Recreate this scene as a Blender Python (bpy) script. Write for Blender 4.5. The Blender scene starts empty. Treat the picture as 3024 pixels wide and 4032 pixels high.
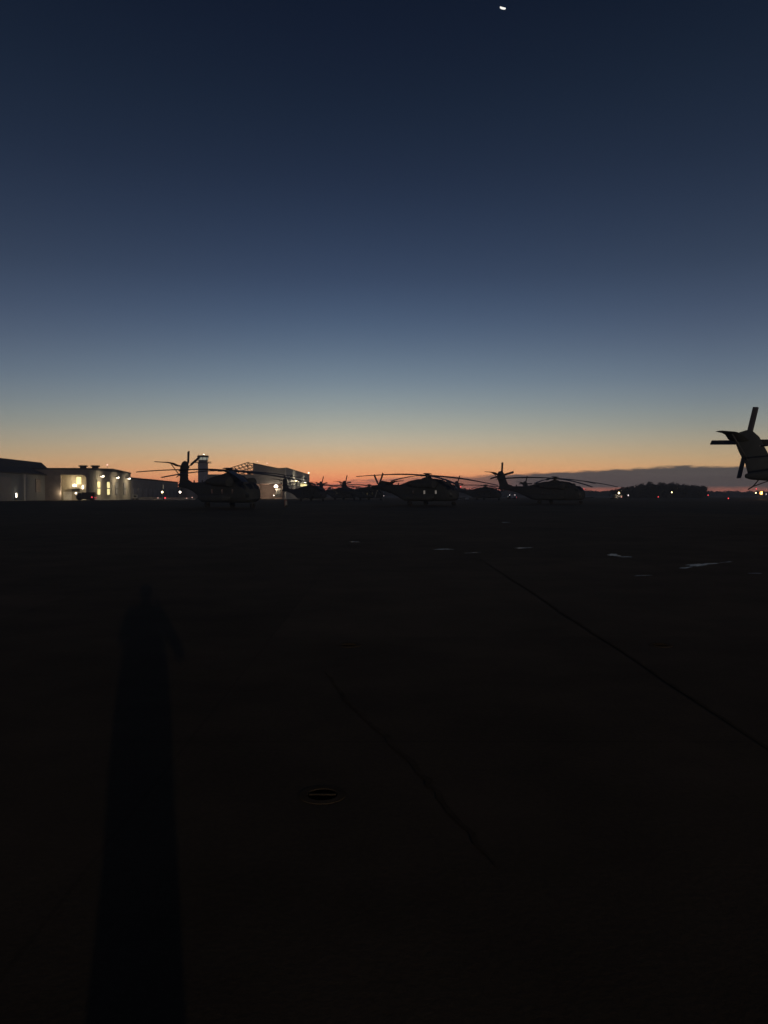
import bpy, math, random
from mathutils import Vector, Matrix
R = math.radians
random.seed(7)
C = bpy.context.scene
COL = C.collection

# ------------------------------------------------------------------ camera, sky, exposure
F, CX, CY, HOR, CAMZ = 3028.0, 1512.0, 2016.0, 1950.0, 1.65
PITCH = math.atan((CY - HOR) / F)
cam_d = bpy.data.cameras.new('camera'); cam = bpy.data.objects.new('camera', cam_d); COL.objects.link(cam)
cam_d.sensor_fit = 'VERTICAL'; cam_d.sensor_height = 36.0; cam_d.sensor_width = 27.0
cam_d.lens = F * 36.0 / 4032.0
cam_d.clip_start = 0.05; cam_d.clip_end = 9000
cam.location = (0, 0, CAMZ); cam.rotation_euler = (math.pi / 2 - PITCH, 0, 0)
C.camera = cam
C.render.resolution_x, C.render.resolution_y = 768, 1024
C.view_settings.view_transform = 'Standard'; C.view_settings.look = 'None'
C.view_settings.exposure = 0; C.view_settings.gamma = 1; C.view_settings.use_curve_mapping = False

def lin(c):
    o = []
    for v in c[:3]:
        v = v / 255.0
        o.append(v / 12.92 if v <= .04045 else ((v + .055) / 1.055) ** 2.4)
    return (*o, 1.0)

VEIL = .0005      # density of the volume added for lens veil; the sky beyond is brightened to match
world = bpy.data.worlds.new('World'); C.world = world; world.use_nodes = True
NT = world.node_tree; N = NT.nodes; N.clear()
def nd(t, **k):
    n = N.new(t)
    for a, b in k.items(): setattr(n, a, b)
    return n
def L(a, b): NT.links.new(a, b)
def mth(op, a, b=None, clamp=False):
    n = nd('ShaderNodeMath', operation=op, use_clamp=clamp)
    for i, v in enumerate((a, b)):
        if v is None: continue
        if isinstance(v, (int, float)): n.inputs[i].default_value = v
        else: L(v, n.inputs[i])
    return n.outputs[0]
def ramp(fac, stops, interp='LINEAR'):
    n = nd('ShaderNodeValToRGB'); n.color_ramp.interpolation = interp
    el = n.color_ramp.elements
    while len(el) > 1: el.remove(el[-1])
    el[0].position = stops[0][0]; el[0].color = stops[0][1]
    for p, c in stops[1:]:
        e = el.new(p); e.color = c
    L(fac, n.inputs[0]); return n.outputs[0]
def mixc(f, a, b, bt='MIX'):
    n = nd('ShaderNodeMix', data_type='RGBA', blend_type=bt)
    for i, v in ((0, f), (6, a), (7, b)):
        if isinstance(v, (int, float)): n.inputs[i].default_value = v
        elif isinstance(v, tuple): n.inputs[i].default_value = v
        else: L(v, n.inputs[i])
    return n.outputs[2]
tc = nd('ShaderNodeTexCoord'); sx = nd('ShaderNodeSeparateXYZ'); L(tc.outputs['Generated'], sx.inputs[0])
elev = mth('DEGREES' if False else 'MULTIPLY', mth('ARCSINE', sx.outputs[2]), 180 / math.pi)      # degrees
azim = mth('MULTIPLY', mth('ARCTAN2', sx.outputs[0], sx.outputs[1]), 180 / math.pi)   # 0 straight ahead, + right
e01 = mth('DIVIDE', elev, 45.0, True)
def ye(y): return math.degrees(math.atan((HOR - y) / F)) / 45.0
WEST = [(1948, (170, 84, 74)), (1928, (214, 108, 84)), (1905, (231, 127, 88)), (1880, (232, 146, 98)), (1845, (224, 160, 110)), (1800, (207, 170, 128)),
        (1750, (190, 175, 150)), (1690, (168, 168, 154)), (1610, (143, 153, 154)), (1510, (116, 133, 147)), (1380, (89, 107, 129)),
        (1250, (70, 88, 114)), (1100, (54, 69, 95)), (900, (41, 55, 79)), (700, (32, 44, 66)), (450, (23, 35, 54)),
        (200, (18, 28, 47)), (0, (15, 25, 43))]
SIDE = [(1948, (132, 78, 70)), (1928, (178, 104, 82)), (1905, (198, 134, 92)), (1880, (202, 150, 102)), (1845, (199, 158, 112)), (1800, (184, 160, 124)),
        (1750, (166, 156, 134)), (1690, (144, 148, 140)), (1610, (122, 134, 141)), (1510, (101, 117, 134)), (1380, (80, 95, 117)),
        (1250, (65, 80, 104)), (1100, (51, 65, 87)), (900, (40, 53, 75)), (700, (32, 44, 64)), (450, (24, 36, 54)),
        (200, (18, 29, 46)), (0, (14, 24, 41))]
west = ramp(e01, [(ye(y), lin(c)) for y, c in WEST] + [(1.0, lin((11, 20, 37)))], 'B_SPLINE')
side = ramp(e01, [(ye(y), lin(c)) for y, c in SIDE] + [(1.0, lin((11, 20, 37)))], 'B_SPLINE')
sf = mth('POWER', mth('DIVIDE', mth('ABSOLUTE', mth('SUBTRACT', azim, -3.0)), 26.0, True), 1.35)
west = mixc(sf, west, side)
east = ramp(e01, [(0, lin((84, 82, 86))), (.2, lin((62, 66, 80))), (.5, lin((28, 37, 56))), (1, lin((11, 20, 40)))])
ca = mth('COSINE', mth('MULTIPLY', mth('SUBTRACT', azim, 3.0), math.pi / 180))
g = mth('POWER', mth('ADD', mth('MULTIPLY', ca, .5), .5), 2.6)
sky = mixc(g, east, west)
# low cloud bank: noise stretched along the horizon, top edge rising to the right
az01 = mth('DIVIDE', mth('ADD', azim, 30.0), 60.0, True)
def pa(px): return (math.degrees(math.atan((px - CX) / F)) + 30.0) / 60.0
fc = nd('ShaderNodeFloatCurve'); L(az01, fc.inputs['Value'])
top = [(0, 1975), (1100, 1975), (1230, 1905), (1400, 1882), (1560, 1876), (1700, 1870), (1850, 1872), (2000, 1864), (2200, 1857), (2450, 1849),
       (2600, 1840), (2700, 1836), (2850, 1843), (3024, 1841)]
cv = fc.mapping.curves[0]
pts = [(max(0, pa(px)), .5 + math.degrees(math.atan((HOR - y) / F)) / 6.0) for px, y in top]
cv.points[0].location = pts[0]; cv.points[1].location = pts[-1]
for p in pts[1:-1]: cv.points.new(*p)
for p in cv.points: p.handle_type = 'VECTOR'
fc.mapping.update()
topE = mth('MULTIPLY', mth('SUBTRACT', fc.outputs[0], .5), 6.0)
comb = nd('ShaderNodeCombineXYZ'); L(azim, comb.inputs[0]); L(elev, comb.inputs[1])
def noise(sx_, sy_, det, rough, scale=1.0, off=0.0):
    m = nd('ShaderNodeMapping'); m.inputs['Scale'].default_value = (sx_, sy_, 1); m.inputs['Location'].default_value = (off, off, off)
    L(comb.outputs[0], m.inputs[0])
    n = nd('ShaderNodeTexNoise'); n.inputs['Scale'].default_value = scale; n.inputs['Detail'].default_value = det
    n.inputs['Roughness'].default_value = rough; L(m.outputs[0], n.inputs['Vector']); return n.outputs[0]
n1 = noise(.7, 3.6, 7, .68)                 # broad ragged edge
n2 = noise(1.1, 14.0, 5, .55, off=7.3)       # thin streaks
edge = mth('ADD', mth('SUBTRACT', topE, elev), mth('MULTIPLY', mth('SUBTRACT', n1, .53), .55))
body = mth('MULTIPLY', edge, 5.5, True)
solid = mth('MULTIPLY', mth('SUBTRACT', az01, pa(1250)), 1 / (pa(2050) - pa(1250)), True)   # 0 at left, 1 right
streak = mth('MULTIPLY', mth('SUBTRACT', n2, .38), 5.0, True)
dens = mth('MULTIPLY', body, mth('MAXIMUM', mth('MULTIPLY', streak, .85), mth('POWER', solid, .7)))
dens = mth('MULTIPLY', dens, .96)
low = mth('MULTIPLY', mth('SUBTRACT', mth('ADD', .62, mth('MULTIPLY', mth('SUBTRACT', n1, .5), .5)), elev), 2.6, True)   # thins near the horizon: red band
dens = mth('MULTIPLY', dens, mth('SUBTRACT', 1.0, mth('MULTIPLY', low, .62)))
ccol = mixc(solid, lin((138, 92, 84)), lin((66, 65, 67)))
ccol = mixc(mth('MULTIPLY', low, .9), ccol, lin((112, 68, 66)))
ccol = mixc(mth('MULTIPLY', mth('SUBTRACT', n2, .4), 1.4, True), ccol, lin((70, 66, 68)))
sky = mixc(dens, sky, ccol)
# the physical twilight sky adds its faint share
nis = nd('ShaderNodeTexSky'); nis.sky_type = 'NISHITA'; nis.sun_disc = False
nis.sun_elevation = R(-4.0); nis.sun_rotation = R(-3); nis.altitude = 10
nm = mixc(1.0, nis.outputs[0], (.003, .003, .003, 1), 'MULTIPLY')
sky = mixc(1.0, sky, nm, 'ADD')
pathl = mth('MINIMUM', mth('DIVIDE', 32.5, mth('MAXIMUM', sx.outputs[2], .002)), 1300.0)
gain = mth('MULTIPLY', mth('EXPONENT', mth('MULTIPLY', pathl, VEIL * .93)), 1.01)
vs_ = nd('ShaderNodeVectorMath', operation='SCALE'); L(sky, vs_.inputs[0]); L(gain, vs_.inputs[3]); sky = vs_.outputs[0]
below = mth('LESS_THAN', elev, -0.05)
sky = mixc(below, sky, lin((20, 18, 17)))
bg = nd('ShaderNodeBackground'); L(sky, bg.inputs[0]); bg.inputs[1].default_value = 1.0
ow = nd('ShaderNodeOutputWorld'); L(bg.outputs[0], ow.inputs[0])

# ------------------------------------------------------------------ helpers
def P(px, py, Y):
    """world point on the photo ray (px,py) at depth Y"""
    cp, sp = math.cos(PITCH), math.sin(PITCH)
    dx = px - CX; up = CY - py
    dy = F * cp + up * sp; dz = -F * sp + up * cp
    t = Y / dy
    return Vector((dx * t, Y, CAMZ + dz * t))
def G(px, py):
    """ground point under the pixel"""
    p = P(px, py, 1.0); s = CAMZ / (CAMZ - p.z)
    return Vector((p.x * s, s, 0))

class MB:
    def __init__(s): s.v = []; s.f = []; s.M = None
    def add(s, vs, fs):
        o = len(s.v)
        for v in vs:
            v = Vector(v)
            s.v.append(s.M @ v if s.M else v)
        s.f += [tuple(i + o for i in f) for f in fs]; return s
    def box(s, c, d, rz=0, top=(1, 1), ry=0):
        x, y, z = d[0] / 2, d[1] / 2, d[2] / 2; tx, ty = top
        vs = [(-x, -y, -z), (x, -y, -z), (x, y, -z), (-x, y, -z), (-x * tx, -y * ty, z), (x * tx, -y * ty, z), (x * tx, y * ty, z), (-x * tx, y * ty, z)]
        m = Matrix.Translation(c) @ Matrix.Rotation(rz, 4, 'Z') @ Matrix.Rotation(ry, 4, 'Y')
        return s.add([m @ Vector(v) for v in vs], [(0, 3, 2, 1), (4, 5, 6, 7), (0, 1, 5, 4), (1, 2, 6, 5), (2, 3, 7, 6), (3, 0, 4, 7)])
    def tube(s, a, b, r0, r1=None, n=10):
        a, b = Vector(a), Vector(b); r1 = r0 if r1 is None else r1
        d = (b - a).normalized(); u = d.orthogonal().normalized(); w = d.cross(u)
        vs = [a + (u * math.cos(t) + w * math.sin(t)) * r0 for t in [2 * math.pi * i / n for i in range(n)]]
        vs += [b + (u * math.cos(t) + w * math.sin(t)) * r1 for t in [2 * math.pi * i / n for i in range(n)]]
        fs = [(i, (i + 1) % n, n + (i + 1) % n, n + i) for i in range(n)] + [tuple(range(n - 1, -1, -1)), tuple(range(n, 2 * n))]
        return s.add(vs, fs)
    def path(s, pts, r, n=6):
        for a, b in zip(pts, pts[1:]): s.tube(a, b, r, r, n)
        return s
    def lathe(s, prof, c=(0, 0, 0), axis='Z', n=16):
        m = {'Z': Matrix.Identity(3), 'X': Matrix.Rotation(math.pi / 2, 3, 'Y'), 'Y': Matrix.Rotation(-math.pi / 2, 3, 'X')}[axis]
        vs = []; k = len(prof)
        for r, z in prof:
            for i in range(n):
                t = 2 * math.pi * i / n; vs.append(Vector(c) + m @ Vector((r * math.cos(t), r * math.sin(t), z)))
        fs = [(j * n + i, j * n + (i + 1) % n, (j + 1) * n + (i + 1) % n, (j + 1) * n + i) for j in range(k - 1) for i in range(n)]
        fs += [tuple(range(n - 1, -1, -1)), tuple(range((k - 1) * n, k * n))]
        return s.add(vs, fs)
    def loft(s, rings, caps=True):
        n = len(rings[0]); vs = [p for r in rings for p in r]
        fs = [(j * n + i, j * n + (i + 1) % n, (j + 1) * n + (i + 1) % n, (j + 1) * n + i) for j in range(len(rings) - 1) for i in range(n)]
        if caps: fs += [tuple(range(n - 1, -1, -1)), tuple(range((len(rings) - 1) * n, len(rings) * n))]
        return s.add(vs, fs)
    def prism(s, pts, axis, a, b):
        """2-D outline pushed from a to b along axis ('x': pts=(y,z); 'y': pts=(x,z); 'z': pts=(x,y))"""
        def mk(p, t): return {'x': (t, p[0], p[1]), 'y': (p[0], t, p[1]), 'z': (p[0], p[1], t)}[axis]
        return s.loft([[mk(p, a) for p in pts], [mk(p, b) for p in pts]])
    def build(s, name, mat, parent=None, loc=None, rot=None, smooth=False, bevel=0):
        me = bpy.data.meshes.new(name); me.from_pydata([tuple(v) for v in s.v], [], s.f); me.update()
        import bmesh
        bm = bmesh.new(); bm.from_mesh(me); bmesh.ops.recalc_face_normals(bm, faces=bm.faces); bm.to_mesh(me); bm.free()
        o = bpy.data.objects.new(name, me); COL.objects.link(o)
        me.materials.append(mat)
        if smooth:
            for p in me.polygons: p.use_smooth = True
            me.set_sharp_from_angle(angle=R(38))
        if parent: o.parent = parent
        if loc: o.location = loc
        if rot: o.rotation_euler = rot
        if bevel:
            b = o.modifiers.new('bevel', 'BEVEL'); b.width = bevel; b.segments = 2; b.limit_method = 'ANGLE'
        return o

def tag(o, label=None, cat=None, group=None, kind=None):
    if label: o['label'] = label
    if cat: o['category'] = cat
    if group: o['group'] = group
    if kind: o['kind'] = kind
    return o
def thing(name, label, cat, loc=(0, 0, 0), rz=0, group=None):
    o = bpy.data.objects.new(name, None); o.empty_display_size = .3; COL.objects.link(o)
    o.location = loc; o.rotation_euler = (0, 0, rz)
    return tag(o, label, cat, group)
def copy_tree(o, parent=None):
    c = o.copy(); COL.objects.link(c)
    if parent: c.parent = parent
    for ch in [x for x in list(bpy.data.objects) if x.parent == o]: copy_tree(ch, c)
    return c
def lamp(name, typ, loc, power, color, parent=None, size=.2, rot=None, spot=None, blend=.5):
    l = bpy.data.lights.new(name, typ); l.energy = power; l.color = color
    if typ in ('POINT', 'SPOT'): l.shadow_soft_size = size
    if typ == 'SPOT': l.spot_size = R(spot); l.spot_blend = blend
    o = bpy.data.objects.new(name, l); COL.objects.link(o); o.location = loc
    if rot: o.rotation_euler = rot
    if parent: o.parent = parent
    return o

def mat(name, col, rough=.6, metal=0, var=.25, scale=2.0, bump=0.0, bscale=20, spec=.5, dirt=None, wave=None):
    m = bpy.data.materials.new(name); m.use_nodes = True; t = m.node_tree; b = t.nodes['Principled BSDF']
    tcn = t.nodes.new('ShaderNodeTexCoord')
    nz = t.nodes.new('ShaderNodeTexNoise'); nz.inputs['Scale'].default_value = scale; nz.inputs['Detail'].default_value = 6; nz.inputs['Roughness'].default_value = .65
    t.links.new(tcn.outputs['Object'], nz.inputs['Vector'])
    cr = t.nodes.new('ShaderNodeValToRGB'); el = cr.color_ramp.elements
    lo = tuple(c * (1 - var) for c in col); hi = tuple(min(1, c * (1 + var)) for c in col)
    el[0].position = .3; el[0].color = (*lo, 1); el[1].position = .7; el[1].color = (*hi, 1)
    t.links.new(nz.outputs[0], cr.inputs[0]); t.links.new(cr.outputs[0], b.inputs['Base Color'])
    rr = t.nodes.new('ShaderNodeMapRange'); rr.inputs[3].default_value = max(.02, rough - .1); rr.inputs[4].default_value = min(1, rough + .12)
    t.links.new(nz.outputs[0], rr.inputs[0]); t.links.new(rr.outputs[0], b.inputs['Roughness'])
    b.inputs['Metallic'].default_value = metal; b.inputs['Specular IOR Level'].default_value = spec
    src = None
    if bump:
        n2_ = t.nodes.new('ShaderNodeTexNoise'); n2_.inputs['Scale'].default_value = bscale; n2_.inputs['Detail'].default_value = 4
        t.links.new(tcn.outputs['Object'], n2_.inputs['Vector']); src = n2_.outputs[0]
    if wave:
        w = t.nodes.new('ShaderNodeTexWave'); w.bands_direction = wave[0]; w.inputs['Scale'].default_value = wave[1]; w.wave_profile = 'SIN'
        t.links.new(tcn.outputs['Object'], w.inputs['Vector']); src = w.outputs[1]; bump = bump or .6
    if src is not None:
        bp = t.nodes.new('ShaderNodeBump'); bp.inputs['Strength'].default_value = bump; bp.inputs['Distance'].default_value = .05
        t.links.new(src, bp.inputs['Height']); t.links.new(bp.outputs[0], b.inputs['Normal'])
    return m
def emit(name, col, strength):
    m = bpy.data.materials.new(name); m.use_nodes = True; t = m.node_tree; b = t.nodes['Principled BSDF']
    b.inputs['Base Color'].default_value = (*[c * .5 for c in col], 1)
    b.inputs['Emission Color'].default_value = (*col, 1); b.inputs['Emission Strength'].default_value = strength
    nz = t.nodes.new('ShaderNodeTexNoise'); nz.inputs['Scale'].default_value = 1.5
    mr = t.nodes.new('ShaderNodeMapRange'); mr.inputs[3].default_value = strength * .75; mr.inputs[4].default_value = strength * 1.25
    tcn = t.nodes.new('ShaderNodeTexCoord'); t.links.new(tcn.outputs['Object'], nz.inputs['Vector'])
    t.links.new(nz.outputs[0], mr.inputs[0]); t.links.new(mr.outputs[0], b.inputs['Emission Strength'])
    return m

M = dict(
    heli=mat('matte_grey_aircraft_paint', (.048, .055, .058), .9, var=.22, scale=1.3, bump=.15, bscale=9),
    blade=mat('dark_rotor_blade_paint', (.055, .055, .06), .42, var=.2, scale=3),
    metal=mat('dull_machinery_metal', (.09, .09, .09), .5, .6, var=.3, scale=5),
    tyre=mat('tyre_rubber', (.02, .02, .02), .85, var=.2, scale=8),
    glass=mat('dark_cockpit_glass', (.02, .025, .03), .08, var=.1, spec=.8),
    cladding=mat('ribbed_grey_cladding', (.46, .44, .42), .6, var=.15, scale=.25, wave=('Y', 3.0)),
    cladding_grey=mat('ribbed_blue_grey_cladding', (.29, .31, .33), .7, var=.12, scale=.25, wave=('Y', 3.0)),
    cladding_dark=mat('ribbed_dark_cladding', (.36, .33, .31), .65, var=.2, scale=.25, wave=('X', 3.0)),
    roof=mat('dark_metal_roof', (.1, .095, .09), .85, var=.2, scale=.2, wave=('Y', 2.0)),
    stucco=mat('cream_rendered_wall', (.42, .37, .28), .85, var=.12, scale=.4, bump=.3, bscale=3),
    brick=mat('grey_block_wall', (.36, .31, .28), .85, var=.2, scale=.5, bump=.3, bscale=4),
    frame=mat('dark_window_frame', (.05, .05, .05), .5, .3),
    white=mat('pale_painted_metal', (.75, .73, .68), .5, var=.12, scale=2),
    concrete_pale=mat('pale_precast_concrete', (.38, .36, .33), .85, var=.2, scale=2, bump=.3),
    steel=mat('galvanised_steel', (.22, .22, .22), .45, .8, var=.2, scale=3),
    darkpaint=mat('dark_vehicle_paint', (.04, .035, .04), .35, var=.15),
    redpaint=mat('dull_red_paint', (.3, .05, .03), .45, var=.2),
    skin=mat('skin', (.45, .28, .2), .55, var=.05), cloth=mat('dark_jacket_cloth', (.03, .035, .045), .9, var=.2, scale=10, bump=.3, bscale=60),
    hair=mat('dark_hair', (.03, .02, .015), .7, var=.3, scale=30),
    bark=mat('tree_bark', (.06, .045, .035), .9, var=.3, scale=3, bump=.6), leaf=mat('dark_evergreen_leaf', (.12, .125, .1), .8, var=.45, scale=.35),
    tower=mat('pale_tower_render', (.66, .6, .58), .85, var=.1, scale=.4, bump=.3, bscale=3),
    e_win=emit('lit_yellow_window', (1.0, .84, .38), 1.25), e_win_dim=emit('dim_lit_window', (1.0, .88, .62), .12),
    e_cab=emit('lit_control_cab_glass', (.95, .95, .78), .3),
    e_warm=emit('warm_flood_lens', (1.0, .86, .66), 9), e_amber=emit('amber_flood_lens', (1.0, .4, .1), 3.2), e_yel=emit('yellow_lamp_lens', (1.0, .8, .4), 6),
    e_white=emit('white_lamp_lens', (1.0, .85, .85), 1.4), e_red=emit('red_signal_lens', (1.0, .07, .09), 1.9), e_pink=emit('pink_white_signal_lens', (1.0, .55, .45), 1.6),
    e_cabin=emit('self_glowing_cabin_pane', (1.0, .92, .8), .11), e_moon=emit('moonlit_rock', (1.0, .97, .9), 1.1),
)

# ------------------------------------------------------------------ ground
def ground_mat():
    m = bpy.data.materials.new('jointed_concrete_apron'); m.use_nodes = True; t = m.node_tree; b = t.nodes['Principled BSDF']
    def n(k): return t.nodes.new(k)
    def lk(a, c): t.links.new(a, c)
    def mt(op, a, c=None, cl=False):
        q = n('ShaderNodeMath'); q.operation = op; q.use_clamp = cl
        for i, v in enumerate((a, c)):
            if v is None: continue
            if isinstance(v, (int, float)): q.inputs[i].default_value = v
            else: lk(v, q.inputs[i])
        return q.outputs[0]
    g_ = n('ShaderNodeNewGeometry'); sp = n('ShaderNodeSeparateXYZ'); lk(g_.outputs['Position'], sp.inputs[0])
    def nz(s, d, r_=.6):
        q = n('ShaderNodeTexNoise'); q.inputs['Scale'].default_value = s; q.inputs['Detail'].default_value = d; q.inputs['Roughness'].default_value = r_
        lk(g_.outputs['Position'], q.inputs['Vector']); return q.outputs[0]
    big, mid, fine = nz(.05, 5), nz(.7, 6), nz(30, 4)
    vo = n('ShaderNodeTexVoronoi')            # one tone for each slab
    sn = n('ShaderNodeCombineXYZ')
    ix = mt('FLOOR', mt('DIVIDE', mt('SUBTRACT', sp.outputs[0], 2.5), 3.81)); iy = mt('FLOOR', mt('DIVIDE', mt('SUBTRACT', sp.outputs[1], 1.3), 3.81))
    lk(ix, sn.inputs[0]); lk(iy, sn.inputs[1])
    wn = n('ShaderNodeTexWhiteNoise'); wn.noise_dimensions = '2D'; lk(sn.outputs[0], wn.inputs[0])
    v = mt('ADD', mt('MULTIPLY', mt('SUBTRACT', big, .5), 1.3), mt('MULTIPLY', mt('SUBTRACT', mid, .5), 1.2))
    v = mt('ADD', v, mt('MULTIPLY', mt('SUBTRACT', fine, .5), .5)); v = mt('ADD', v, mt('MULTIPLY', mt('SUBTRACT', wn.outputs[0], .5), .22))
    v = mt('ADD', v, 1.0)
    def joint(co, o):
        fr = mt('FRACT', mt('DIVIDE', mt('SUBTRACT', co, o), 3.81)); d = mt('MINIMUM', fr, mt('SUBTRACT', 1.0, fr))
        return mt('LESS_THAN', d, .003)
    jn = mt('MAXIMUM', joint(mt('ADD', sp.outputs[0], mt('MULTIPLY', mt('SUBTRACT', mid, .5), .03)), 2.5), joint(sp.outputs[1], 1.3))
    v = mt('MULTIPLY', v, mt('SUBTRACT', 1.0, mt('MULTIPLY', jn, .15)))
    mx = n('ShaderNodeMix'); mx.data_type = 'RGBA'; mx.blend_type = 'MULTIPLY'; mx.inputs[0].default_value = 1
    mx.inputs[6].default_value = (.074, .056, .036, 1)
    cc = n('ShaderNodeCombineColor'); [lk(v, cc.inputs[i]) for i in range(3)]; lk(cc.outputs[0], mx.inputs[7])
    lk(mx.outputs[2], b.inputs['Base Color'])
    b.inputs['Roughness'].default_value = .85; b.inputs['Specular IOR Level'].default_value = .035; b.inputs['Specular Tint'].default_value = (1, .72, .48, 1)
    bp = n('ShaderNodeBump'); bp.inputs['Strength'].default_value = .25; bp.inputs['Distance'].default_value = .01
    hh = mt('SUBTRACT', fine, mt('MULTIPLY', jn, .5)); lk(hh, bp.inputs['Height']); lk(bp.outputs[0], b.inputs['Normal'])
    return m
grass = mat('dark_winter_grass', (.035, .036, .022), .95, var=.3, scale=.05)
o = MB().add([(-4500, -1200, -.06), (4500, -1200, -.06), (4500, 5000, -.06), (-4500, 5000, -.06)], [(0, 1, 2, 3)]).build('ground', grass); tag(o, kind='structure')
o = MB().box((0, 110, -.03), (900, 820, .06)).build('apron', ground_mat()); tag(o, kind='structure')
tar = mat('black_joint_sealant', (.022, .018, .014), .9, var=.3, scale=6, spec=.02)
worn = mat('worn_joint_sealant', (.06, .045, .029), .95, var=.4, scale=4, spec=.02)
def strip(pts, w, name, mt_, z):
    mb = MB(); pts = [Vector(p) for p in pts]; vs = []
    for i, p in enumerate(pts):
        d = (pts[min(i + 1, len(pts) - 1)] - pts[max(i - 1, 0)]).normalized(); nrm = Vector((-d.y, d.x, 0)); ww = w * (.7 + .6 * random.random())
        tp = min(1, .25 + min(i, len(pts) - 1 - i) / 5); ww *= tp; vs += [p + nrm * ww / 2 + Vector((0, 0, z)), p - nrm * ww / 2 + Vector((0, 0, z))]
    mb.add(vs, [(2 * i, 2 * i + 1, 2 * i + 3, 2 * i + 2) for i in range(len(pts) - 1)])
    return tag(mb.build(name, mt_), kind='structure')
def sub(px_list):
    out = []
    for a, b in zip(px_list, px_list[1:]):
        A, B = G(*a), G(*b)
        for k in range(6):
            q = A.lerp(B, k / 6); out.append(q + Vector((random.uniform(-.02, .02), 0, 0)))
    out.append(G(*px_list[-1])); return out
strip(sub([(1280, 2640), (1370, 2760), (1500, 2880), (1640, 3030), (1760, 3170), (1960, 3420)]), .035, 'sealed_crack', worn, .004)
strip([Vector((2.5 + random.uniform(-.02, .02), y_, 0)) for y_ in [3.5 + .8 * i for i in range(22)]], .03, 'sealed_joint', worn, .008)
# puddles
def water_mat():
    m = bpy.data.materials.new('thin_rain_water'); m.use_nodes = True; b = m.node_tree.nodes['Principled BSDF']
    b.inputs['Base Color'].default_value = (.03, .03, .03, 1); b.inputs['IOR'].default_value = 1.33; b.inputs['Roughness'].default_value = .12
    t = m.node_tree; g_ = t.nodes.new('ShaderNodeNewGeometry'); q = t.nodes.new('ShaderNodeTexNoise'); q.inputs['Scale'].default_value = 5
    t.links.new(g_.outputs['Position'], q.inputs['Vector']); mr = t.nodes.new('ShaderNodeMapRange')
    mr.inputs[3].default_value = .15; mr.inputs[4].default_value = .6; t.links.new(q.outputs[0], mr.inputs[0]); t.links.new(mr.outputs[0], b.inputs['Roughness'])
    bp = t.nodes.new('ShaderNodeBump'); bp.inputs['Strength'].default_value = .05; bp.inputs['Distance'].default_value = .01
    t.links.new(q.outputs[0], bp.inputs['Height']); t.links.new(bp.outputs[0], b.inputs['Normal'])
    return m
wm = water_mat()
def puddle(cx, cy, w, h, tilt=0):
    n = 40; vs = []; ph = [random.uniform(0, 6.28) for _ in range(5)]
    for i in range(n):
        a = 2 * math.pi * i / n; r = 1 + .22 * math.sin(3 * a + ph[0]) + .14 * math.sin(5 * a + ph[1]) + .1 * math.sin(9 * a + ph[2]) + .07 * math.sin(14 * a + ph[3])
        dx = math.cos(a) * w / 2 * r; dy = math.sin(a) * h / 2 * r
        p = G(cx + dx, cy + dy + tilt * dx); p.z = .005; vs.append(p)
    o = MB().add(vs, [tuple(range(n))]).build('puddle', wm); tag(o, kind='structure')
for a in [(1990, 2057, 34, 1.6), (1395, 2134, 40, 1.8), (1745, 2163, 70, 3, -.01), (2060, 2158, 60, 3.2, -.03), (1860, 2177, 60, 1.2, -.06),
          (2418, 2186, 44, 9, .1), (2465, 2193, 50, 3, 0), (2760, 2224, 110, 9, -.08), (2700, 2236, 50, 4, -.1), (2860, 2214, 50, 2, -.1), (2530, 2267, 70, 2, -.03), (2975, 2258, 50, 3)]:
    puddle(*a)
# flush tie-down points let into the slabs
def tiedown(loc):
    t = thing('tie_down_point', '', 'tie-down', loc)
    mb = MB(); mb.lathe([(.13, .0), (.13, .003), (.085, .004), (.08, -.0)], n=24); mb.build('ring_plate', worn, t)
    MB().box((0, 0, .004), (.15, .018, .004)).build('cross_bar', worn, t)
    return t
t1 = tiedown(G(1270, 3130)); t1['label'] = 'nearest dark round tie-down recess let into the concrete'
t2 = copy_tree(t1); t2.location = G(1375, 2540); t2['label'] = 'dark round tie-down recess, the farther one straight ahead in the concrete'
t3 = copy_tree(t1); t3.location = G(2600, 2540); t3['label'] = 'dark round tie-down recess in the concrete on the right'
for t in (t1, t2, t3): t['group'] = 'tie-down points in the concrete apron'

# ------------------------------------------------------------------ floodlight mast behind the viewer and the photographer
sd = Vector((4.2, -13.9, 0)).normalized(); mast_xy = sd * 190.0
mz = 190 * .1275
t = thing('floodlight_mast', 'tall steel floodlight mast with warm lamps behind the viewer', 'light mast', (mast_xy.x, mast_xy.y, 0), math.atan2(sd.x, -sd.y) * -1)
MB().tube((0, 0, 0), (0, 0, mz + 1), .35, .15, 12).build('pole', M['steel'], t)
MB().box((0, .25, mz + .6), (3.2, .18, .2)).build('crossarm', M['steel'], t)
for i in range(4):
    h = MB().box((-1.2 + .8 * i, .5, mz), (.6, .4, .5), top=(.8, .8)).build('lamp_head', M['metal'], t)
    MB().box((-1.2 + .8 * i, .72, mz), (.5, .03, .4)).build('lens', M['e_warm'], h)
lamp('floodlight', 'SPOT', (0, 1.0, mz), 370000, (1.0, .8, .6), t, .8, (R(84), 0, 0), 100, .6)

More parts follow.
